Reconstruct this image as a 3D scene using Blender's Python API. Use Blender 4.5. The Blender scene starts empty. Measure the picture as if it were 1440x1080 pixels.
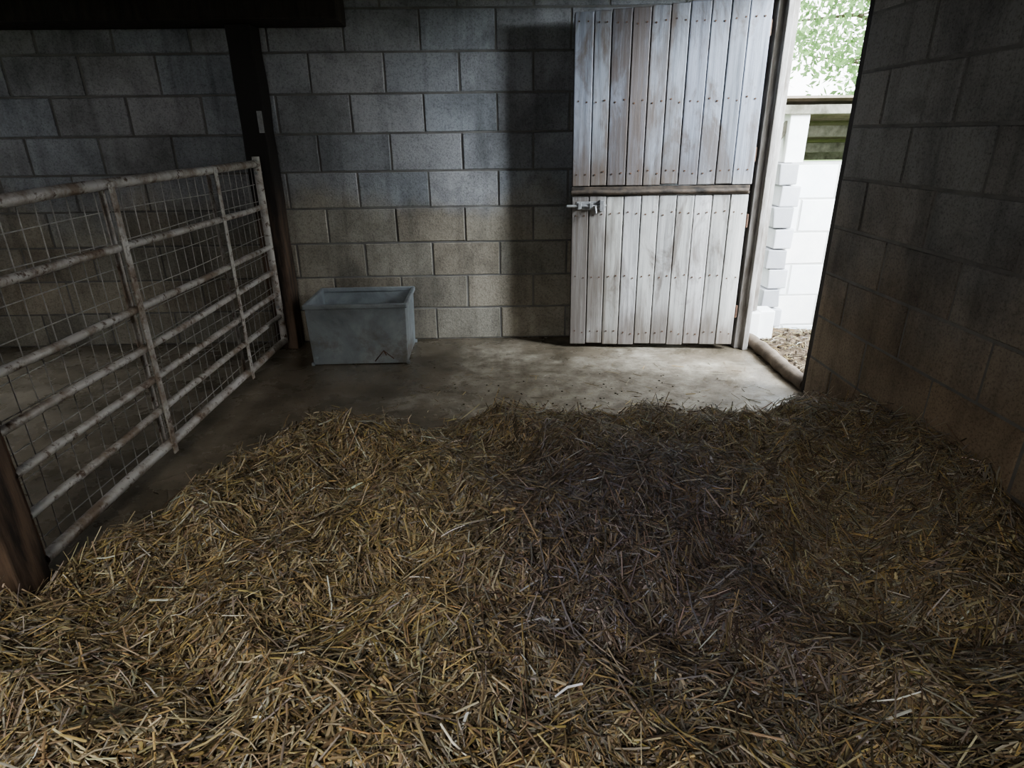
import bpy, bmesh, math, random
import numpy as np
from mathutils import Vector, Matrix
random.seed(7); rng = np.random.default_rng(7)
scene = bpy.context.scene
COL = scene.collection

# ------------------------------------------------------------------ helpers
def newmat(name):
    m = bpy.data.materials.new(name); m.use_nodes = True
    nt = m.node_tree; nt.nodes.clear()
    out = nt.nodes.new('ShaderNodeOutputMaterial')
    b = nt.nodes.new('ShaderNodeBsdfPrincipled')
    nt.links.new(b.outputs[0], out.inputs[0])
    return m, nt, b
def lk(nt, a, b): nt.links.new(a, b)
def setin(nt, sock, v):
    if isinstance(v, bpy.types.NodeSocket): nt.links.new(v, sock)
    elif isinstance(v, (tuple, list)) and len(v) == 3 and sock.type == 'RGBA': sock.default_value = (*v, 1)
    else: sock.default_value = v
def noise(nt, scale, detail=4, rough=.55, vec=None, dist=0.0):
    n = nt.nodes.new('ShaderNodeTexNoise')
    n.inputs['Scale'].default_value = scale; n.inputs['Detail'].default_value = detail
    n.inputs['Roughness'].default_value = rough; n.inputs['Distortion'].default_value = dist
    if vec: lk(nt, vec, n.inputs['Vector'])
    return n.outputs[0]
def voro(nt, scale, vec=None):
    n = nt.nodes.new('ShaderNodeTexVoronoi'); n.inputs['Scale'].default_value = scale
    if vec: lk(nt, vec, n.inputs['Vector'])
    return n.outputs['Distance']
def coord(nt, scale=(1, 1, 1), off=(0, 0, 0)):
    t = nt.nodes.new('ShaderNodeTexCoord'); m = nt.nodes.new('ShaderNodeMapping')
    m.inputs['Scale'].default_value = scale; m.inputs['Location'].default_value = off
    lk(nt, t.outputs['Object'], m.inputs['Vector']); return m.outputs[0]
def ramp(nt, fac, stops):
    r = nt.nodes.new('ShaderNodeValToRGB')
    while len(r.color_ramp.elements) < len(stops): r.color_ramp.elements.new(.5)
    for e, (p, c) in zip(r.color_ramp.elements, stops):
        e.position = p; e.color = (*c, 1) if isinstance(c, (tuple, list)) else (c, c, c, 1)
    lk(nt, fac, r.inputs[0]); return r.outputs[0]
def mix(nt, fac, a, b, mode='MIX'):
    n = nt.nodes.new('ShaderNodeMix'); n.data_type = 'RGBA'; n.blend_type = mode
    setin(nt, n.inputs[0], fac); setin(nt, n.inputs[6], a); setin(nt, n.inputs[7], b)
    return n.outputs[2]
def math_(nt, op, a, b=0.0, clamp=False):
    n = nt.nodes.new('ShaderNodeMath'); n.operation = op; n.use_clamp = clamp
    setin(nt, n.inputs[0], a); setin(nt, n.inputs[1], b); return n.outputs[0]
def sepz(nt, vec, i=2):
    s = nt.nodes.new('ShaderNodeSeparateXYZ'); lk(nt, vec, s.inputs[0]); return s.outputs[i]
def maprange(nt, v, a, b, c=0., d=1.):
    n = nt.nodes.new('ShaderNodeMapRange'); lk(nt, v, n.inputs[0])
    for i, x in enumerate((a, b, c, d)): n.inputs[i+1].default_value = x
    n.interpolation_type = 'SMOOTHSTEP'; return n.outputs[0]
def bump(nt, b, h, strength=.5, dist=.01):
    n = nt.nodes.new('ShaderNodeBump'); n.inputs['Strength'].default_value = strength
    n.inputs['Distance'].default_value = dist
    lk(nt, h, n.inputs['Height']); lk(nt, n.outputs[0], b.inputs['Normal'])
def attr(nt, name='Col'):
    a = nt.nodes.new('ShaderNodeAttribute'); a.attribute_name = name; return a.outputs['Color']

class MB:
    def __init__(s): s.v = []; s.f = []; s.m = []; s.c = []
    def add(s, vs, fs, mi=0, c=(1, 1, 1)):
        o = len(s.v); s.v += [tuple(p) for p in vs]
        s.f += [tuple(i+o for i in f) for f in fs]; s.m += [mi]*len(fs); s.c += [c]*len(vs)
    def box(s, x0, x1, y0, y1, z0, z1, mi=0, c=(1, 1, 1), M=None, j=0):
        vs = [Vector((x, y, z)) for z in (z0, z1) for y in (y0, y1) for x in (x0, x1)]
        if j: vs = [p+Vector([random.uniform(-j, j) for _ in range(3)]) for p in vs]
        if M: vs = [M @ p for p in vs]
        s.add(vs, [(0, 2, 3, 1), (4, 5, 7, 6), (0, 1, 5, 4), (2, 6, 7, 3), (0, 4, 6, 2), (1, 3, 7, 5)], mi, c)
    def tube(s, pts, r, n=10, mi=0, c=(1, 1, 1), cap=True):
        pts = [Vector(p) for p in pts]; rr = r if isinstance(r, (list, tuple)) else [r]*len(pts)
        vs = []; prev = None
        for i, p in enumerate(pts):
            d = (pts[min(i+1, len(pts)-1)]-pts[max(i-1, 0)]).normalized()
            if prev is None: a = d.orthogonal().normalized()
            else: a = (prev-d*prev.dot(d)).normalized()
            prev = a; b = d.cross(a)
            for k in range(n):
                t = 2*math.pi*k/n; vs.append(p+(a*math.cos(t)+b*math.sin(t))*rr[i])
        fs = []
        for i in range(len(pts)-1):
            for k in range(n):
                k2 = (k+1) % n; fs.append((i*n+k, i*n+k2, (i+1)*n+k2, (i+1)*n+k))
        if cap:
            fs.append(tuple(reversed(range(n)))); fs.append(tuple((len(pts)-1)*n+k for k in range(n)))
        s.add(vs, fs, mi, c)
    def obj(s, name, mats, parent=None, smooth=False, bevel=0):
        me = bpy.data.meshes.new(name); me.from_pydata(s.v, [], s.f)
        for m in mats: me.materials.append(m)
        me.polygons.foreach_set('material_index', s.m)
        ca = me.color_attributes.new('Col', 'FLOAT_COLOR', 'POINT')
        ca.data.foreach_set('color', [x for c in s.c for x in (*c, 1)])
        if smooth: me.polygons.foreach_set('use_smooth', [True]*len(me.polygons))
        me.update(); o = bpy.data.objects.new(name, me); COL.objects.link(o)
        if smooth: 
            try: me.set_sharp_from_angle(angle=math.radians(50))
            except Exception: pass
        if bevel:
            b = o.modifiers.new('bevel', 'BEVEL'); b.width = bevel; b.segments = 2; b.limit_method = 'ANGLE'
        if parent: o.parent = parent
        return o
def empty(name, loc=(0, 0, 0), rz=0, ry=0):
    e = bpy.data.objects.new(name, None); e.location = loc; e.rotation_euler = (0, ry, rz)
    e.empty_display_size = .1; COL.objects.link(e); return e
def np_mesh(name, V, Q, C, mat, parent=None, smooth=False):
    me = bpy.data.meshes.new(name); nv = len(V); nf = len(Q)
    me.vertices.add(nv); me.vertices.foreach_set('co', V.astype(np.float32).ravel())
    me.loops.add(nf*4); me.loops.foreach_set('vertex_index', Q.astype(np.int32).ravel())
    me.polygons.add(nf)
    me.polygons.foreach_set('loop_start', np.arange(0, nf*4, 4, dtype=np.int32))
    me.update(calc_edges=True); me.validate()
    ca = me.color_attributes.new('Col', 'FLOAT_COLOR', 'POINT')
    ca.data.foreach_set('color', np.hstack([C, np.ones((nv, 1))]).astype(np.float32).ravel())
    if smooth: me.polygons.foreach_set('use_smooth', np.ones(nf, dtype=bool))
    me.materials.append(mat)
    o = bpy.data.objects.new(name, me); COL.objects.link(o)
    if parent: o.parent = parent
    return o

# ------------------------------------------------------------------ materials
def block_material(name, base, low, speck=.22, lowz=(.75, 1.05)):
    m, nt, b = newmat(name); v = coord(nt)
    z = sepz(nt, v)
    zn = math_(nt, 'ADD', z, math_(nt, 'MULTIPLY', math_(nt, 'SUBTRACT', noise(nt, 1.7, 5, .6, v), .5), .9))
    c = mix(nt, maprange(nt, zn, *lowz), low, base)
    c = mix(nt, 1.0, c, attr(nt), 'MULTIPLY')
    st = ramp(nt, noise(nt, 2.3, 8, .65, v, .3), [(.3, .42), (.55, 1.0), (.8, 1.15)])
    c = mix(nt, .85, c, st, 'MULTIPLY')
    vr = coord(nt, (7, 7, .6))
    gr = ramp(nt, noise(nt, 1.5, 6, .6, vr, .2), [(.32, .55), (.5, 1.)])
    c = mix(nt, .6, c, gr, 'MULTIPLY')
    sp = ramp(nt, noise(nt, 95, 3, .7, v), [(.36, .35), (.47, .95), (.7, 1.25)])
    c = mix(nt, speck*2, c, sp, 'MULTIPLY')
    pits = ramp(nt, voro(nt, 75, v), [(.10, .25), (.25, 1.0)])
    c = mix(nt, .4, c, pits, 'MULTIPLY')
    lk(nt, c, b.inputs['Base Color']); b.inputs['Roughness'].default_value = .88
    h = math_(nt, 'ADD', noise(nt, 80, 4, .7, v), math_(nt, 'MULTIPLY', noise(nt, 14, 4, .6, v), 1.2))
    h = math_(nt, 'ADD', h, math_(nt, 'MULTIPLY', pits, .35))
    bump(nt, b, h, .45, .006); return m
def simple(name, c1, c2, scale=6, rough=.7, metal=0, bs=.3, stretch=(1, 1, 1), bd=.004, useattr=False, fine=60):
    m, nt, b = newmat(name); v = coord(nt, stretch)
    c = mix(nt, ramp(nt, noise(nt, scale, 8, .65, v, .2), [(.35, 0.), (.65, 1.)]), c1, c2)
    if useattr: c = mix(nt, 1.0, c, attr(nt), 'MULTIPLY')
    lk(nt, c, b.inputs['Base Color']); b.inputs['Roughness'].default_value = rough
    b.inputs['Metallic'].default_value = metal
    bump(nt, b, noise(nt, fine, 5, .6, v), bs, bd); return m

M_block = block_material('concrete_block', (.37, .37, .375), (.36, .325, .265))
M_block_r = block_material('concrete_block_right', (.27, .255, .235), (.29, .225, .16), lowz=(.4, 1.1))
M_mortar = simple('mortar', (.15, .14, .13), (.23, .22, .20), 8, .95)
M_white_block = simple('white_painted_block', (.72, .73, .73), (.85, .85, .82), 5, .8, useattr=True)
M_mortar_w = simple('white_mortar', (.42, .42, .41), (.55, .55, .52), 8, .95)
M_darkwood = simple('dark_timber', (.02, .016, .013), (.05, .038, .03), 5, .8, stretch=(6, 6, 1), bs=.5)
M_framewood = simple('weathered_frame', (.16, .14, .12), (.40, .38, .36), 5, .8, stretch=(5, 5, .8), bs=.5)
M_rust = simple('rusty_steel', (.06, .035, .025), (.16, .09, .055), 20, .7, .3)
M_steel = simple('bolt_steel', (.24, .24, .24), (.42, .41, .40), 30, .5, .4)
M_wire = simple('wire', (.28, .27, .25), (.48, .46, .43), 30, .5, .3)
M_roofsheet = simple('mossy_roof_sheet', (.22, .18, .14), (.11, .10, .06), 4, .9, bs=.4)
M_ceiling = simple('roof_boards', (.03, .027, .023), (.06, .05, .04), 3, .9)
M_trunk = simple('bark', (.08, .06, .04), (.16, .13, .1), 10, .9)
M_postwood, nt, b = newmat('worn_timber_post'); v = coord(nt); vs = coord(nt, (8, 8, 1))
z = sepz(nt, v)
f = math_(nt, 'MULTIPLY', maprange(nt, z, 1.15, .75), ramp(nt, noise(nt, 2.5, 7, .65, vs), [(.4, .1), (.62, 1.)]))
c = mix(nt, f, (.022, .018, .016), (.17, .115, .08))
lk(nt, c, b.inputs['Base Color']); b.inputs['Roughness'].default_value = .75
bump(nt, b, noise(nt, 6, 6, .6, vs), .5, .005)

M_gate, nt, b = newmat('muddy_galvanised'); v = coord(nt)
c = mix(nt, ramp(nt, noise(nt, 6, 8, .7, v), [(.46, 0.), (.61, 1.)]), (.54, .515, .48), (.25, .195, .15))
c = mix(nt, ramp(nt, noise(nt, 28, 5, .7, v), [(.55, 0.), (.64, 1.)]), c, (.12, .075, .05))
lk(nt, c, b.inputs['Base Color']); b.inputs['Roughness'].default_value = .5; b.inputs['Metallic'].default_value = .1
bump(nt, b, noise(nt, 60, 5, .7, v), .4, .004)

M_trough, nt, b = newmat('galvanised_trough'); v = coord(nt)
c = ramp(nt, noise(nt, 3.5, 8, .65, v, .4), [(.3, (.19, .205, .215)), (.5, (.30, .33, .345)), (.72, (.44, .47, .485))])
c = mix(nt, math_(nt, 'MULTIPLY', ramp(nt, noise(nt, 5, 6, .7, v), [(.5, 0.), (.68, 1.)]), maprange(nt, sepz(nt, v), .36, 0., .2, .9)), c, (.17, .145, .11))
lk(nt, c, b.inputs['Base Color']); b.inputs['Metallic'].default_value = .3
lk(nt, ramp(nt, noise(nt, 10, 6, .6, v), [(.3, .42), (.7, .62)]), b.inputs['Roughness'])
bump(nt, b, noise(nt, 4, 5, .6, v), .3, .01)

M_door, nt, b = newmat('weathered_door_boards'); v = coord(nt)
vs = coord(nt, (22, 22, .9)); vm = coord(nt, (4, 4, 1.0)); vl = coord(nt, (2.6, 2.6, 1.1), (3.1, 0, 1.7))
z = sepz(nt, v); x = sepz(nt, v, 0)
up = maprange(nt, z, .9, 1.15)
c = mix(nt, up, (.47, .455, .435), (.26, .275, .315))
streak = ramp(nt, noise(nt, 1.6, 8, .7, vs), [(.3, .35), (.5, .9), (.7, 1.2)])
c = mix(nt, .9, c, streak, 'MULTIPLY')
# latch-side handling grime (soft band set in from the edge on the top leaf, full on the lower leaf)
wob = math_(nt, 'MULTIPLY', math_(nt, 'SUBTRACT', noise(nt, 3, 5, .6, vm), .5), .7)
xw = math_(nt, 'ADD', x, wob)
band = math_(nt, 'MULTIPLY', maprange(nt, xw, .12, .26), maprange(nt, xw, .62, .42))
g1 = mix(nt, up, maprange(nt, xw, .42, .10, 0., .75), math_(nt, 'MULTIPLY', band, .85))
g2 = ramp(nt, noise(nt, 1.8, 7, .7, vl, .8), [(.50, 0.), (.62, .75)])
g3 = maprange(nt, math_(nt, 'ADD', z, math_(nt, 'MULTIPLY', wob, .8)), .36, .05, 0., .8)
g4 = math_(nt, 'MULTIPLY', maprange(nt, math_(nt, 'ADD', z, wob), 1.42, 1.08), maprange(nt, z, .98, 1.04, 0., .9))
g4 = math_(nt, 'MULTIPLY', g4, maprange(nt, x, .95, .5, .3, 1.))
g = math_(nt, 'MAXIMUM', math_(nt, 'MAXIMUM', g1, g2), math_(nt, 'MAXIMUM', g3, g4))
gs = ramp(nt, noise(nt, 2.2, 6, .7, vs), [(.35, .7), (.6, 1.)])
g = math_(nt, 'MULTIPLY', g, gs)
c = mix(nt, g, c, (.10, .07, .048))
c = mix(nt, 1.0, c, attr(nt), 'MULTIPLY')
lk(nt, c, b.inputs['Base Color']); b.inputs['Roughness'].default_value = .62
bump(nt, b, noise(nt, 3, 8, .7, vs), .45, .004)

M_floor, nt, b = newmat('wet_concrete'); v = coord(nt)
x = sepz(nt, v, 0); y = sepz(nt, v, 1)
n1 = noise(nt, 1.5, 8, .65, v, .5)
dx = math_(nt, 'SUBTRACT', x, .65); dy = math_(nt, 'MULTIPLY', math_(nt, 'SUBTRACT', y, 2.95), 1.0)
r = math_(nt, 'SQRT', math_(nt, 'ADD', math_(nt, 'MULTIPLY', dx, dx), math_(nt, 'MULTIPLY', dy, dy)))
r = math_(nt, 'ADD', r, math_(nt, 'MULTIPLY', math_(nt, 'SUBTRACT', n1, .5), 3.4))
pale = maprange(nt, r, 1.15, .6)  # paler, rougher floor area round one point, outline broken by noise
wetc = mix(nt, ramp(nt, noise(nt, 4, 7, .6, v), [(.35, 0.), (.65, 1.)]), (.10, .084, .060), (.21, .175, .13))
palec = mix(nt, ramp(nt, noise(nt, 9, 8, .7, v), [(.38, 0.), (.62, 1.)]), (.19, .16, .12), (.41, .37, .30))
c = mix(nt, pale, wetc, palec)
c = mix(nt, ramp(nt, noise(nt, 45, 4, .7, v), [(.56, 0.), (.70, .7)]), c, (.05, .04, .03))
lk(nt, c, b.inputs['Base Color'])
lk(nt, math_(nt, 'ADD', ramp(nt, noise(nt, 3.5, 6, .6, v), [(.38, .10), (.62, .45)]), math_(nt, 'MULTIPLY', pale, .22)), b.inputs['Roughness'])
bump(nt, b, math_(nt, 'ADD', noise(nt, 25, 6, .65, v), math_(nt, 'MULTIPLY', noise(nt, 4, 4, .6, v), 2.)), .3, .008)

M_straw, nt, b = newmat('straw')
lk(nt, attr(nt), b.inputs['Base Color']); b.inputs['Roughness'].default_value = .48
b.inputs['Specular IOR Level'].default_value = .5
M_bed = simple('matted_straw', (.045, .034, .02), (.10, .078, .046), 14, .95, bs=1., bd=.03, fine=40)
M_gravel = simple('gravel_yard', (.08, .055, .035), (.20, .15, .10), 30, .95, bs=1., bd=.02, fine=45)
M_chip = newmat('debris_chips')[0]; nt = M_chip.node_tree; b = nt.nodes['Principled BSDF']
lk(nt, attr(nt), b.inputs['Base Color']); b.inputs['Roughness'].default_value = .9
M_grass = simple('grass', (.06, .12, .02), (.14, .22, .05), 10, .9)
M_leaf = newmat('leaves')[0]; nt = M_leaf.node_tree; b = nt.nodes['Principled BSDF']
lk(nt, attr(nt), b.inputs['Base Color']); b.inputs['Roughness'].default_value = .5
tr = nt.nodes.new('ShaderNodeBsdfTranslucent'); lk(nt, attr(nt), tr.inputs[0])
ms = nt.nodes.new('ShaderNodeMixShader'); ms.inputs[0].default_value = .5
out = [n for n in nt.nodes if n.type == 'OUTPUT_MATERIAL'][0]
lk(nt, b.outputs[0], ms.inputs[1]); lk(nt, tr.outputs[0], ms.inputs[2]); lk(nt, ms.outputs[0], out.inputs[0])

# ------------------------------------------------------------------ block walls
BW, BH, J = .45, .225, .0045
def block_wall(name, org, U, Nn, u0, u1, z0, z1, phase, thick, mats, holes=(), var=.14, rough=.0025):
    mb = MB(); U = Vector(U); Nn = Vector(Nn); org = Vector(org); Z = Vector((0, 0, 1))
    flip = U.cross(Z).dot(Nn) < 0
    P = lambda u, z, d: org+U*u+Z*z+Nn*d
    def blk(a, b, c, d):
        if b-a < .025 or d-c < .02: return
        g = random.uniform(1-var, 1+var); t = random.uniform(-.03, .03)
        col = (g*(1+t), g, g*(1-t))
        q = lambda: random.uniform(-rough, rough)
        o = [(a+J, c+J), (b-J, c+J), (b-J, d-J), (a+J, d-J)]
        e = .005; dd = random.uniform(-.002, .0015)
        vs = [P(u, z, -.007) for u, z in o]
        i = [(a+J+e, c+J+e), (b-J-e, c+J+e), (b-J-e, d-J-e), (a+J+e, d-J-e)]
        vs += [P(u+q(), z+q(), dd) for u, z in i]
        fs = [(4, 5, 6, 7)]+[(k, (k+1) % 4, 4+(k+1) % 4, 4+k) for k in range(4)]
        if flip: fs = [tuple(reversed(f)) for f in fs]
        mb.add(vs, fs, 0, col)
    row = int(math.floor(z0/BH))
    while row*BH < z1-.001:
        c, d = max(row*BH, z0), min((row+1)*BH, z1)
        ph = phase if row % 2 else phase+BW/2
        k = math.floor((u0-ph)/BW)
        while ph+k*BW < u1:
            a, b = max(ph+k*BW, u0), min(ph+(k+1)*BW, u1)
            k += 1
            segs = [(a, b)]
            for (h0, h1, g0, g1) in holes:
                if (c+d)/2 > g0 and (c+d)/2 < g1:
                    ns = []
                    for (s, t) in segs:
                        if h1 <= s or h0 >= t: ns.append((s, t)); continue
                        if s < h0: ns.append((s, h0))
                        if t > h1: ns.append((h1, t))
                    segs = ns
            for s, t in segs: blk(s, t, c, d)
        row += 1
    us = sorted({u0, u1, *[h for ho in holes for h in ho[:2]]}); zs = sorted({z0, z1, *[h for ho in holes for h in ho[2:]]})
    us = [u for u in us if u0 <= u <= u1]; zs = [z for z in zs if z0 <= z <= z1]
    for i in range(len(us)-1):
        for j in range(len(zs)-1):
            um, zm = (us[i]+us[i+1])/2, (zs[j]+zs[j+1])/2
            if any(h[0] < um < h[1] and h[2] < zm < h[3] for h in holes): continue
            vs = [P(u, z, dd) for dd in (-.005, -thick) for (u, z) in ((us[i], zs[j]), (us[i+1], zs[j]), (us[i+1], zs[j+1]), (us[i], zs[j+1]))]
            fs = [(0, 1, 2, 3), (7, 6, 5, 4), (0, 4, 5, 1), (1, 5, 6, 2), (2, 6, 7, 3), (3, 7, 4, 0)]
            if flip: fs = [tuple(reversed(f)) for f in fs]
            mb.add(vs, fs, 1)
    return mb.obj(name, mats)

XR, YB, XL, YF, H = 1.65, 4.153, -4.4, -.7, 2.45
YD = 3.03
block_wall('wall_back', (0, YB, 0), (1, 0, 0), (0, -1, 0), XL, XR+.11, 0, H, -.204, .16, [M_block, M_mortar])
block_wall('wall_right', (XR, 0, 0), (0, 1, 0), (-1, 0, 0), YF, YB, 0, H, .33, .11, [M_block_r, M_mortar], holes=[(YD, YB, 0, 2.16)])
block_wall('wall_left', (XL, 0, 0), (0, 1, 0), (1, 0, 0), YF, YB, 0, H, .1, .16, [M_block, M_mortar], holes=[(2.5, 3.4, 1.35, 2.0)])
block_wall('wall_front', (0, YF, 0), (1, 0, 0), (0, 1, 0), XL, XR, 0, H, .1, .16, [M_block, M_mortar], holes=[(-1.4, -.08, 1.35, 2.2)])
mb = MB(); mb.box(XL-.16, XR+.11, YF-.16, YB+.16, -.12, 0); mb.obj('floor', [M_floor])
mb = MB(); mb.box(XL-.16, XR+.11, YF-.16, YB+.16, H, H+.08)
for yy in np.arange(0, 4.1, .6): mb.box(XL, XR, yy-.03, yy+.03, H-.12, H)
mb.obj('ceiling', [M_ceiling])
mb = MB()
for a in ((-1.4, -.08, 1.35, 1.4), (-1.4, -.08, 2.15, 2.2), (-1.4, -1.35, 1.35, 2.2), (-.13, -.08, 1.35, 2.2), (-.76, -.72, 1.35, 2.2)):
    mb.box(a[0], a[1], YF-.1, YF-.04, a[2], a[3])
mb.obj('added_window_front', [M_framewood], bevel=.004)  # unseen window, added to let light onto the straw from behind the camera
mb = MB()
for a in ((2.5, 3.4, 1.35, 1.4), (2.5, 3.4, 1.95, 2.0), (2.5, 2.55, 1.35, 2.0), (3.35, 3.4, 1.35, 2.0)):
    mb.box(XL-.1, XL-.04, a[0], a[1], a[2], a[3])
mb.obj('added_window_left', [M_framewood], bevel=.004)  # unseen window, added to light the floor beyond the gate

# ------------------------------------------------------------------ timber post, beam
mb = MB()
n = 14
vs = []
for i in range(n+1):
    z = i/n*1.928
    w = .072+random.uniform(-.004, .004); dx = random.uniform(-.003, .003)
    vs += [(-1.43-w+dx, 3.985, z), (-1.43+w+dx, 3.985, z), (-1.43+w+dx, 4.14, z), (-1.43-w+dx, 4.14, z)]
fs = [(3, 2, 1, 0), (n*4, n*4+1, n*4+2, n*4+3)]
for i in range(n):
    for k in range(4): fs.append((i*4+k, i*4+(k+1) % 4, (i+1)*4+(k+1) % 4, (i+1)*4+k))
mb.add(vs, fs); po = mb.obj('timber_post', [M_postwood], bevel=.008)
mb = MB(); mb.box(-1.395, -1.365, 3.978, 3.985, 1.36, 1.48); mb.box(-1.385, -1.375, 3.965, 3.978, 1.41, 1.425)
mb.obj('metal_plate', [M_steel], parent=po, bevel=.002)
mb = MB(); mb.box(XL, -.85, 3.88, 4.14, 1.93, 2.15, j=.004); mb.obj('timber_beam', [M_darkwood], bevel=.008)

# ------------------------------------------------------------------ gate
GL = 2.27
gate = empty('field_gate', (-1.475, 1.65, 0), -math.atan2(.055, GL))
rails = [1.18, .945, .70, .54, .40, .255, .09]
mb = MB()
for i, z in enumerate(rails):
    r = .021 if i in (0, 6) else .0155
    pts = [(random.uniform(-.002, .002), y, z+random.uniform(-.002, .002)+(.004*math.sin(y*2+i))+(((y/GL)-.5)*.03 if i == 0 else 0)) for y in np.linspace(0, GL, 14)]
    mb.tube(pts, r, 12)
mb.tube([(-.005, -.005, .07), (-.005, -.005, .6), (-.005, -.005, 1.18)], .018, 12, 1)
mb.tube([(0, GL, .07), (0, GL, .6), (0, GL, 1.23)], .022, 12)
mb.obj('gate_rails', [M_gate, M_rust], gate, smooth=True)
mb = MB()
for y, zt in ((.79, 1.185), (1.67, 1.20)):
    mb.box(.018, .024, y-.017, y+.017, .05, zt); mb.box(-.024, -.018, y-.017, y+.017, .05, zt)
    for z in rails: mb.box(-.028, .030, y-.008, y+.008, z-.008, z+.008)
mb.obj('gate_braces', [M_gate], gate, bevel=.002)
mb = MB()
for y in np.arange(.05, GL-.03, .078):
    ph = random.random()*6
    mb.tube([(-.026+.003*math.sin(ph+z*7), y+.004*math.sin(ph+z*4), z) for z in np.linspace(.08, 1.175, 8)], .0021, 5)
for z in np.arange(.13, 1.17, .105):
    ph = random.random()*6
    mb.tube([(-.029+.003*math.sin(ph+y*5), y, z+.006*math.sin(ph+y*3)) for y in np.linspace(0, GL, 16)], .0021, 5)
mb.obj('gate_mesh', [M_wire], gate, smooth=True)
mb = MB()
for z in (1.14, .32):
    mb.tube([(0, GL-.04, z), (.0, GL+.045, z)], .010, 8)
    mb.tube([(0, GL+.03, z-.05), (0, GL+.03, z+.06)], .012, 8)
mb.obj('gate_hinges', [M_steel], gate, bevel=.002)
mb = MB(); mb.box(-1.55, -1.430, 1.49, 1.615, 0, 1.5, j=.004); mb.obj('gate_post', [M_postwood], bevel=.008)

# ------------------------------------------------------------------ trough
tr_e = empty('water_trough', (-.872, 3.872, 0), math.radians(.5))
mb = MB(); W, D, Ht = .305, .222, .39; t = .006; tp = .010
def ring(w, d, z): return [(-w, -d, z), (w, -d, z), (w, d, z), (-w, d, z)]
vs = ring(W-tp, D-tp, .004)+ring(W, D, Ht)+ring(W-t, D-t, Ht)+ring(W-tp-t, D-tp-t, .02)
fs = [(3, 2, 1, 0), (12, 13, 14, 15)]
for a, bb in ((0, 4), (4, 8), (8, 12)):
    for k in range(4): fs.append((a+k, a+(k+1) % 4, bb+(k+1) % 4, bb+k))
mb.add(vs, fs); mb.obj('tank', [M_trough], tr_e, bevel=.004)
mb = MB()
for s in (-1, 1):
    mb.box(-W-.010, W+.010, s*D-.012, s*D+.012, Ht-.026, Ht+.003)
    mb.box(s*W-.012, s*W+.012, -D-.006, D+.006, Ht-.028, Ht+.001)
mb.obj('rim', [M_trough], tr_e, bevel=.006)
mb = MB()
for sx in (-1, 1):
    for sy in (-1, 1): mb.box(sx*(W-.008)-.010, sx*(W-.008)+.010, sy*(D-.008)-.010, sy*(D-.008)+.010, 0, .02)
mb.tube([(-W+.035, -D+.008, .05), (-W+.035, -D-.014, .05)], .017, 12)
mb.tube([(-W+.035, -D-.014, .05), (-W+.035, -D-.022, .05)], .010, 6)
mb.obj('fittings', [M_trough], tr_e, bevel=.002)
mb = MB()
mb.tube([(.09, -D+.005, .02), (.15, -D+.003, .09), (.21, -D+.005, .035)], .0035, 5)
mb.tube([(.15, -D+.003, .09), (.165, -D+.001, .06)], .0035, 5)
mb.obj('wire_scrap', [M_rust], tr_e)
m_water, nt, b = newmat('trough_water'); b.inputs['Base Color'].default_value = (.03, .04, .045, 1); b.inputs['Roughness'].default_value = .06
bump(nt, b, noise(nt, 6, 3), .05, .01)
mb = MB(); mb.add(ring(W-.014, D-.014, .25), [(0, 1, 2, 3)]); mb.obj('water', [m_water], tr_e)

# ------------------------------------------------------------------ door
DW = 1.06
door = empty('door_1', (.478, 3.935, 0), math.atan2(-.12, 1.05), ry=-.008)
nb = 10; bw = DW/nb
mb = MB()
for leaf, (z0, z1) in enumerate(((.02, .975), (1.03, 1.96))):
    edges = np.linspace(0, DW, nb+1)
    if leaf: edges = edges+np.array([0]+[random.uniform(-.006, .006) for _ in range(nb-1)]+[.01])
    for k in range(nb):
        g = random.uniform(.78, 1.14)
        mb.box(edges[k]+.0018, edges[k+1]-.0018, -.022+random.uniform(-.0015, .0015), 0, z0+random.uniform(0, .012), z1+leaf*.045*k/9+random.uniform(-.004, .002), 0, (g, g, g*random.uniform(.96, 1.02)))
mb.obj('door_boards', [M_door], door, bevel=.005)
mb = MB()
mb.box(.0, DW, -.003, -.0005, .035, .965); mb.box(.0, DW, -.003, -.0005, 1.04, 1.95)
for z in (.10, .48, .86, 1.10, 1.5, 1.88): mb.box(.02, DW-.02, .0, .025, z-.05, z+.05)
mb.obj('door_ledges', [M_darkwood], door, bevel=.002)
M_cap = simple('capping', (.025, .02, .016), (.10, .075, .055), 14, .8, bs=.6)
mb = MB()
mb.tube([(x, -.028+random.uniform(-.002, .002), 1.0+random.uniform(-.004, .004)) for x in np.linspace(-.004, DW-.01, 16)], .014, 8)
mb.box(0, DW, -.028, .0, .980, .998); mb.box(.0, DW, -.018, 0, 1.0, 1.03)
mb.obj('door_capping_bar', [M_cap], door, bevel=.003)
mb = MB()
for z in (.11, .48, .87, 1.11, 1.5, 1.9):
    for k in range(nb):
        for dx in (.03, .08):
            x = k*bw+dx+random.uniform(-.004, .004); zz = z+random.uniform(-.012, .012)
            mb.tube([(x, -.0215, zz), (x, -.0255, zz)], .0048, 6)
mb.obj('nails', [M_rust], door)
mb = MB()
mb.box(.03, .20, -.026, -.022, .895, .945)
mb.tube([(-.03, -.038, .92), (.21, -.038, .92)], .009, 8)
for x in (.05, .12, .18): mb.box(x-.01, x+.01, -.050, -.024, .902, .938)
mb.tube([(.145, -.038, .92), (.145, -.07, .915), (.15, -.075, .88)], .007, 8)
mb.box(.172, .20, -.055, -.024, .89, .955)
mb.obj('bolt', [M_steel], door, bevel=.002)
mb = MB()
for z in (.25, .82, 1.2, 1.85):
    mb.tube([(DW+.006, -.01, z-.04), (DW+.006, -.01, z+.04)], .010, 8)
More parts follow.
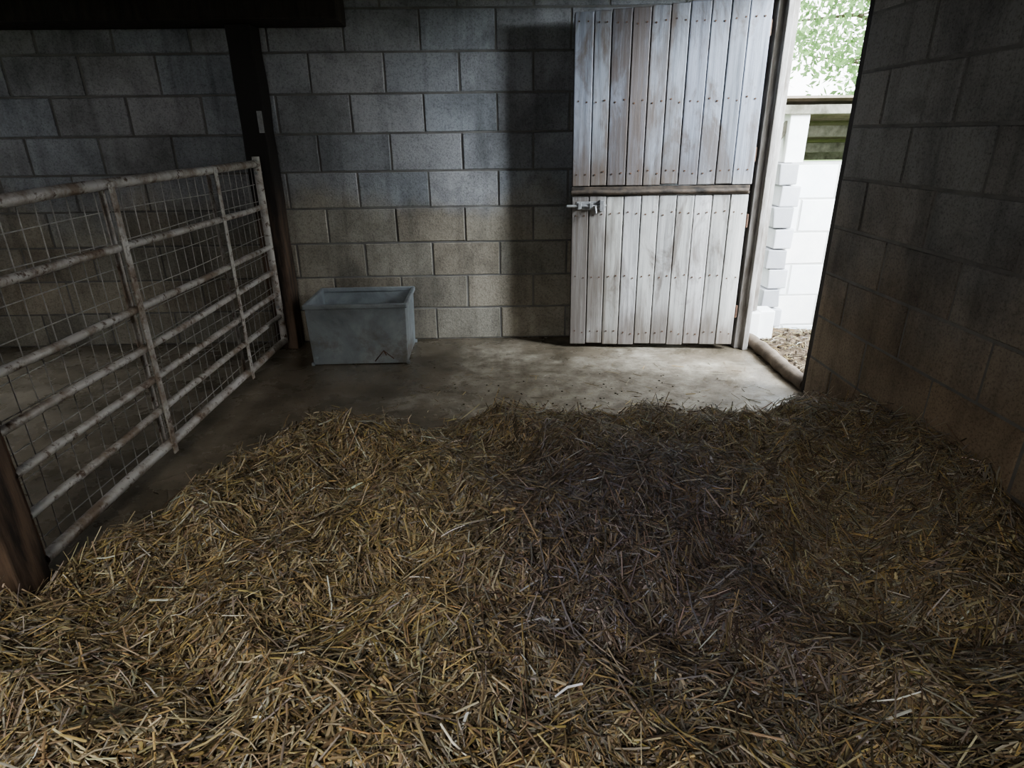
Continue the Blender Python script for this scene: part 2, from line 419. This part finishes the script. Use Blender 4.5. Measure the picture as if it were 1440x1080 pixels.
mb.obj('hinges', [M_rust], door, bevel=.002)

fr = empty('door_frame')
mb = MB()
mb.box(1.56, XR-.002, 3.82, YB-.005, 0.0, 2.2, j=.002)
mb.box(XR, XR+.10, 3.98, YB-.005, .21, 2.15); mb.box(1.60, 1.635, 3.78, 3.822, .0, 2.15)
mb.box(XR+.01, XR+.10, YD+.004, YD+.05, 0, 2.15, 1)
mb.box(XR+.005, XR+.11, YD, 3.98, 2.10, 2.158, 1)
mb.obj('jambs', [M_framewood, M_darkwood], fr, bevel=.004)
mb = MB(); mb.box(XR+.01, XR+.12, 3.95, YB-.006, 0, .205, 0, (.9, .9, .9)); mb.box(XR+.13, XR+.24, 4.0, 4.14, 0, .20, 0)
mb.obj('plinth_blocks', [M_white_block], fr, bevel=.008)
mb = MB()
pts = [(XR+.045+.006*math.sin(y*9), y, .032) for y in np.linspace(YD+.06, 3.93, 22)]
mb.tube(pts, [.043+.004*math.sin(i*1.7) for i in range(22)], 14)
mb.obj('threshold_log', [simple('kerb', (.08, .06, .045), (.20, .16, .12), 7, .8, bs=.6)], smooth=True)

# ------------------------------------------------------------------ outside
mb = MB(); nx, ny = 70, 60
xs = np.linspace(XR+.115, 6.5, nx); ys = np.linspace(-2, 4.29, ny)
vs = [(x, y, -.02+.02*math.sin(x*7+math.sin(y*5))*math.sin(y*6)) for y in ys for x in xs]
mb.add(vs, [(j*nx+i, j*nx+i+1, (j+1)*nx+i+1, (j+1)*nx+i) for j in range(ny-1) for i in range(nx-1)])
yard = mb.obj('yard_gravel', [M_gravel], smooth=True)
mb = MB(); mb.box(-30, 40, -30, 50, -.3, -.15); mb.obj('ground', [M_grass])
sh = empty('yard_shelter')
w = block_wall('low_wall_blocks', (0, 4.32, 0), (1, 0, 0), (0, -1, 0), 2.0, 5.5, -.15, 1.135, 2.1, .2, [M_white_block, M_mortar_w], var=.05); w.parent = sh
mb = MB()
for i in range(8):
    g = .42 if i % 2 else .6; z = i*.142
    mb.box(1.93-(.03 if i % 2 else .0), 2.06-(.03 if i % 2 else 0), 4.27, 4.5, z+.004, z+.138, 0, (g, g, g*1.05), j=.006)
mb.obj('quoins', [M_white_block], sh, bevel=.008)
mb = MB(); mb.box(1.95, 2.08, 4.34, 4.46, 1.135, 1.45)
mb.obj('shelter_post', [M_white_block], sh, bevel=.005)
mb = MB(); mb.box(1.84, 5.2, 4.31, 4.49, 1.435, 1.49, 0, (.9, .9, .9))
Mx = Matrix.Translation((1.90, 4.40, 1.27)) @ Matrix.Rotation(math.radians(30), 4, 'Y')
mb.box(-.02, .02, -.02, .02, -.17, .17, 0, M=Mx)
for y in (5.0, 5.8, 6.3): mb.box(1.86, 5.2, y-.03, y+.03, 1.49-(y-4.4)*.17-.10, 1.49-(y-4.4)*.17-.02)
mb.obj('shelter_beams', [simple('mossy_beam', (.09, .085, .06), (.28, .27, .22), 9, .9, bs=.5)], sh, bevel=.003)
mb = MB(); nn = 150
ys = np.linspace(4.26, 6.5, nn)
vs = []
for y in ys:
    z = 1.515-(y-4.4)*.17+.014*math.sin((y-4.2)*2*math.pi/.09)
    vs += [(1.8, y, z), (5.3, y, z)]
mb.add(vs, [(2*i, 2*i+1, 2*i+3, 2*i+2) for i in range(nn-1)])
mb.obj('corrugated_roof', [M_roofsheet], sh, smooth=True)

tree = empty('tree')
mb = MB()
mb.tube([(8.2, 12, -.2), (8.1, 12, 1.5), (7.9, 12.1, 3.2), (7.5, 12, 5)], [.28, .22, .17, .08], 12)
for i in range(22):
    a = random.uniform(0, 6.28); z0 = random.uniform(1.8, 4.5); L = random.uniform(1.6, 3.4)
    p0 = Vector((8.0, 12, z0)); p1 = p0+Vector((math.cos(a)*L*.5, math.sin(a)*L*.5, L*.25)); p2 = p0+Vector((math.cos(a)*L, math.sin(a)*L, L*.3+random.uniform(-.3, .5)))
    mb.tube([p0, p1, p2], [.06, .035, .01], 6)
mb.obj('trunk', [M_trunk], tree, smooth=True)
nc = 110; cen = np.column_stack([rng.uniform(4.8, 11, nc), rng.uniform(10.5, 13.5, nc), rng.uniform(1.5, 7, nc)])
NL = 19000; ci = rng.integers(0, nc, NL)
P = cen[ci]+rng.normal(0, .28, (NL, 3))*np.array([1.3, 1.3, .8])
a = rng.normal(0, 1, (NL, 3)); a /= np.linalg.norm(a, axis=1)[:, None]
bb = np.cross(a, rng.normal(0, 1, (NL, 3))); bb /= np.linalg.norm(bb, axis=1)[:, None]
s = rng.uniform(.03, .06, NL)[:, None]
V = np.stack([P-a*s*1.6, P+bb*s*.7, P+a*s*1.6, P-bb*s*.7], 1).reshape(-1, 3)
Q = np.arange(NL*4).reshape(-1, 4)
g = rng.uniform(.45, 1.3, NL)[:, None]; C = np.repeat(np.array([[.32, .50, .22]])*g, 4, 0)
np_mesh('foliage', V, Q, C, M_leaf, tree)

# ------------------------------------------------------------------ straw
def fb(x, y):
    return (.034*np.sin(3.1*x+1.3+1.2*np.sin(2.3*y))+.032*np.sin(4.3*y-.6+1.1*np.sin(2.9*x+1))
            +.022*np.sin(9.1*x+2.1*np.sin(5.3*y+.4))+.020*np.sin(8.3*y+1.9*np.sin(6.7*x))
            +.012*np.sin(19*x+3*np.sin(11*y))+.012*np.sin(17*y+2.5*np.sin(13*x+2))
            +.007*np.sin(37*x+3*np.sin(23*y))*np.sin(31*y))
def ss(t): t = np.clip(t, 0, 1); return t*t*(3-2*t)
def edge_y(x):
    e = 2.66+.05*np.sin(4.2*x+.5)+.05*np.sin(9*x+1)+.035*np.sin(21*x)+.02*np.sin(43*x+1)
    e = e-.42*ss((-.65-x)/.75)-.50*ss((-.90-x)/.55)
    return e+.06*ss((x-1.0)/.6)
def Hs(x, y):
    d = edge_y(x)-y
    base = .15+.05*ss((1.4-y)/1.2)+.10*ss((x-.9)/.7)*ss((2.75-y)/.9)+.035*np.exp(-((y-2.35)/.22)**2)
    lim = np.where(y > 1.47, -1.44, -1.6)
    low = 1-.50*ss((-.80-x)/.5)*ss((y-1.1)/.5)
    return np.clip(ss(d/.24)**.7*(base+fb(x, y))*low, 0, None)*ss((x-lim)/.10)
nx, ny = 150, 160
xs = np.linspace(-1.6, XR-.006, nx); ys = np.linspace(YF+.03, 2.95, ny)
X, Y = np.meshgrid(xs, ys); Z = Hs(X, Y)-.012+.004*rng.normal(size=X.shape)
V = np.column_stack([X.ravel(), Y.ravel(), np.maximum(Z.ravel(), -.006)])
idx = np.arange(nx*ny).reshape(ny, nx)
Q = np.stack([idx[:-1, :-1], idx[:-1, 1:], idx[1:, 1:], idx[1:, :-1]], -1).reshape(-1, 4)
keep = Z.ravel()[Q].max(1) > .0; Q = Q[keep]
used = np.unique(Q); remap = -np.ones(len(V), int); remap[used] = np.arange(len(used)); V = V[used]; Q = remap[Q]
straw = np_mesh('straw_bedding', V, Q, np.ones((len(V), 3))*.3, M_bed, smooth=True)

def strands(name, x, y, L, w, az, off, tilt, C, hf, parent=None, bend=.12, xmin=-1.6):
    n = len(x); d = np.column_stack([np.cos(az), np.sin(az)]); pr = np.column_stack([-d[:, 1], d[:, 0]])
    bnd = rng.normal(0, bend, n)*L
    pts = []
    for k, t in enumerate((-.5, 0, .5)):
        q = np.column_stack([x, y])+d*(L*t)[:, None]+pr*(bnd*(1-4*t*t))[:, None]
        q[:, 0] = np.clip(q[:, 0], np.where(q[:, 1] > 1.45, -1.44, xmin), XR-.008)
        q[:, 1] = np.maximum(q[:, 1], YF+.02)
        z = hf(q[:, 0], q[:, 1])+off+tilt*L*t
        pts.append(np.column_stack([q, np.maximum(z, .003)]))
    mid = (pts[0]+pts[2])/2; pts[1] = mid*.6+pts[1]*.4
    dd = pts[2]-pts[0]; dd /= np.linalg.norm(dd, axis=1)[:, None]+1e-9
    up = np.tile([0., 0, 1], (n, 1)); s = np.cross(dd, up); s /= np.linalg.norm(s, axis=1)[:, None]+1e-9
    u = np.cross(s, dd); r = rng.normal(0, .5, n)[:, None]
    s2 = s*np.cos(r)+u*np.sin(r); u2 = -s*np.sin(r)+u*np.cos(r)
    V = np.zeros((n, 9, 3)); ww = w[:, None]
    for k in range(3):
        f = (1., 1.05, .8)[k]
        V[:, k*3] = pts[k]-s2*ww*.5*f; V[:, k*3+1] = pts[k]+u2*ww*.33*f; V[:, k*3+2] = pts[k]+s2*ww*.5*f
    V[:, :, 2] = np.maximum(V[:, :, 2], .001)
    base = np.array([[0, 1, 4, 3], [1, 2, 5, 4], [3, 4, 7, 6], [4, 5, 8, 7]])
    Q = (np.arange(n)[:, None, None]*9+base[None]).reshape(-1, 4)
    return np_mesh(name, V.reshape(-1, 3), Q, np.repeat(C, 9, 0), M_straw, parent)
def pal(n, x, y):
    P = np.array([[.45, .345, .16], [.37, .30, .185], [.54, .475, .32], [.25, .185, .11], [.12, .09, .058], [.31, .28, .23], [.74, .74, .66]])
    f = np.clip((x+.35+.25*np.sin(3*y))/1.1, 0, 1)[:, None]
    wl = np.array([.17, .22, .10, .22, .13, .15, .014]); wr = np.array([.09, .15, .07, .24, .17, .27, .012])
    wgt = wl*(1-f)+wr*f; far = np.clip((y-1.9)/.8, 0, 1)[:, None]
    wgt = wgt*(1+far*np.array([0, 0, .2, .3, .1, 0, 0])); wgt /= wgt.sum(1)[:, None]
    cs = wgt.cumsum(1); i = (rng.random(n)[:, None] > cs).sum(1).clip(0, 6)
    glass_tint = np.exp(-(((x-.42)/.48)**4+((y-1.60)/.62)**4))[:, None]  # dark purplish zone painted into straw colour, imitating a reflection in the glass
    return P[i]*rng.uniform(.7, 1.25, (n, 1))*(1+rng.normal(0, .04, (n, 3)))*(1-glass_tint*np.array([[.42, .41, .20]]))
def sample(n, ylo, yhi):
    x = rng.uniform(-1.56, XR-.012, n*2); y = rng.uniform(ylo, yhi, n*2)
    k = Hs(x, y) > .006; return x[k][:n], y[k][:n]
xa, ya = sample(120000, .45, 2.9); xb, yb = sample(8000, YF+.06, .45)
xx = np.concatenate([xa, xb]); yy = np.concatenate([ya, yb]); n = len(xx)
L = np.clip(rng.lognormal(math.log(.048), .5, n), .012, .18); w = rng.uniform(.002, .0052, n)
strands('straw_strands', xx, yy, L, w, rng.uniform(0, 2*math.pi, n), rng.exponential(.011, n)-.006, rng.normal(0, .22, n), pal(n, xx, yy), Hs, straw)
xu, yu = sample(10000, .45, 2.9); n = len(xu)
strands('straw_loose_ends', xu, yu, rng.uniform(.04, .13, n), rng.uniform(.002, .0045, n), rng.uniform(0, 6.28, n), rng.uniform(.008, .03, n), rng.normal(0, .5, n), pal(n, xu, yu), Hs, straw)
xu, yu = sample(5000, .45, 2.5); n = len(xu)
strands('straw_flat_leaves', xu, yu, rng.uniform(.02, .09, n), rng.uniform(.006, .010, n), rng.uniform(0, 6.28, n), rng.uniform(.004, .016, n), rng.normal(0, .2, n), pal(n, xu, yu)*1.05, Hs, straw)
n = 1300; x = rng.uniform(-1.3, 1.6, n); y = edge_y(x)-.05+rng.exponential(.10, n); k = y < 3.55
x, y = x[k], y[k]; n2 = 130
x = np.concatenate([x, rng.uniform(-.6, 1.5, n2)]); y = np.concatenate([y, rng.uniform(2.8, 3.55, n2)]); n = len(x)
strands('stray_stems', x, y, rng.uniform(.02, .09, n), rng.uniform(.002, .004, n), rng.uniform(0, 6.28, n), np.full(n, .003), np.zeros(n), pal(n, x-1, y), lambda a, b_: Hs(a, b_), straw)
n = 1100; x = rng.uniform(XR+.15, 3.2, n); y = rng.uniform(3.0, 4.22, n)
C = pal(n, x-3.5, y)*.6; mb = MB()
for i in range(n):
    a = random.uniform(0, 6.28); l = random.uniform(.015, .05); d = Vector((math.cos(a), math.sin(a), 0))*l
    p = Vector((x[i], y[i], .010)); mb.tube([p-d, p+Vector((0, 0, .008)), p+d], .0022, 4, c=tuple(C[i]))
for i in range(350):
    px, py = random.uniform(XR+.17, 3.0), random.uniform(3.0, 4.22); s = random.uniform(.004, .012)
    g = random.uniform(.05, .18)
    mb.box(px-s, px+s, py-s*.8, py+s*.8, -.02, s*.9, 0, (g, g*.78, g*.58), j=s*.35)
mb.obj('yard_litter', [M_chip], yard)
mb = MB()
for i in range(150):
    px, py = random.gauss(.4, .6), random.gauss(3.0, .25); s = random.uniform(.0015, .005)
    if not (-1.1 < px < 1.55 and 2.8 < py < 3.6): continue
    g = random.uniform(.03, .12)
    mb.box(px-s, px+s, py-s*.7, py+s*.7, 0, s*.8, 0, (g, g*.8, g*.55), j=s*.3)
mb.obj('floor_debris', [M_chip], straw)

# ------------------------------------------------------------------ light
w = bpy.data.worlds.new('World'); scene.world = w; w.use_nodes = True; nt = w.node_tree
bg = nt.nodes['Background']; tc = nt.nodes.new('ShaderNodeTexCoord')
cl = noise(nt, 2.5, 5, .6, tc.outputs['Generated'])
lk(nt, ramp(nt, cl, [(.35, (.82, .91, 1.0)), (.65, (1., 1., 1.))]), bg.inputs[0]); bg.inputs[1].default_value = 4.2
def area(name, loc, target, sx, sy, power, col):
    l = bpy.data.lights.new(name, 'AREA'); l.shape = 'RECTANGLE'; l.size = sx; l.size_y = sy; l.energy = power; l.color = col
    o = bpy.data.objects.new(name, l); COL.objects.link(o); o.location = loc
    o.rotation_euler = (Vector(target)-Vector(loc)).to_track_quat('-Z', 'Y').to_euler(); return o
area('sky_light_doorway', (3.6, 2.05, 2.6), (.0, 4.1, .9), .9, 1.1, 350, (.82, .91, 1.0))
area('fill_light_window', (-.75, YF-.8, 2.8), (-.3, 1.7, .2), 1.4, 1.0, 105, (1.0, .95, .87))  # added lamp outside the front window, brightens the straw
area('fill_light_side', (XL-1.2, 3.0, 3.0), (-2.7, 3.1, .0), .8, .8, 150, (.82, .9, 1.0))  # added lamp outside the left wall, brightens the floor beyond the gate

# ------------------------------------------------------------------ camera
cd = bpy.data.cameras.new('camera'); cam = bpy.data.objects.new('camera', cd); COL.objects.link(cam)
cd.sensor_width = 36; cd.lens = 862.3/1440*36; cd.clip_start = .02
R = Matrix.Rotation(-.022, 4, 'Z') @ Matrix.Rotation(math.pi/2-.3871, 4, 'X') @ Matrix.Rotation(-.0129, 4, 'Z')
cam.matrix_world = Matrix.Translation((0, 0, 1.3364)) @ R
scene.camera = cam
scene.view_settings.view_transform = 'AgX'
scene.view_settings.look = 'AgX - Medium High Contrast'
scene.view_settings.exposure = 0.65
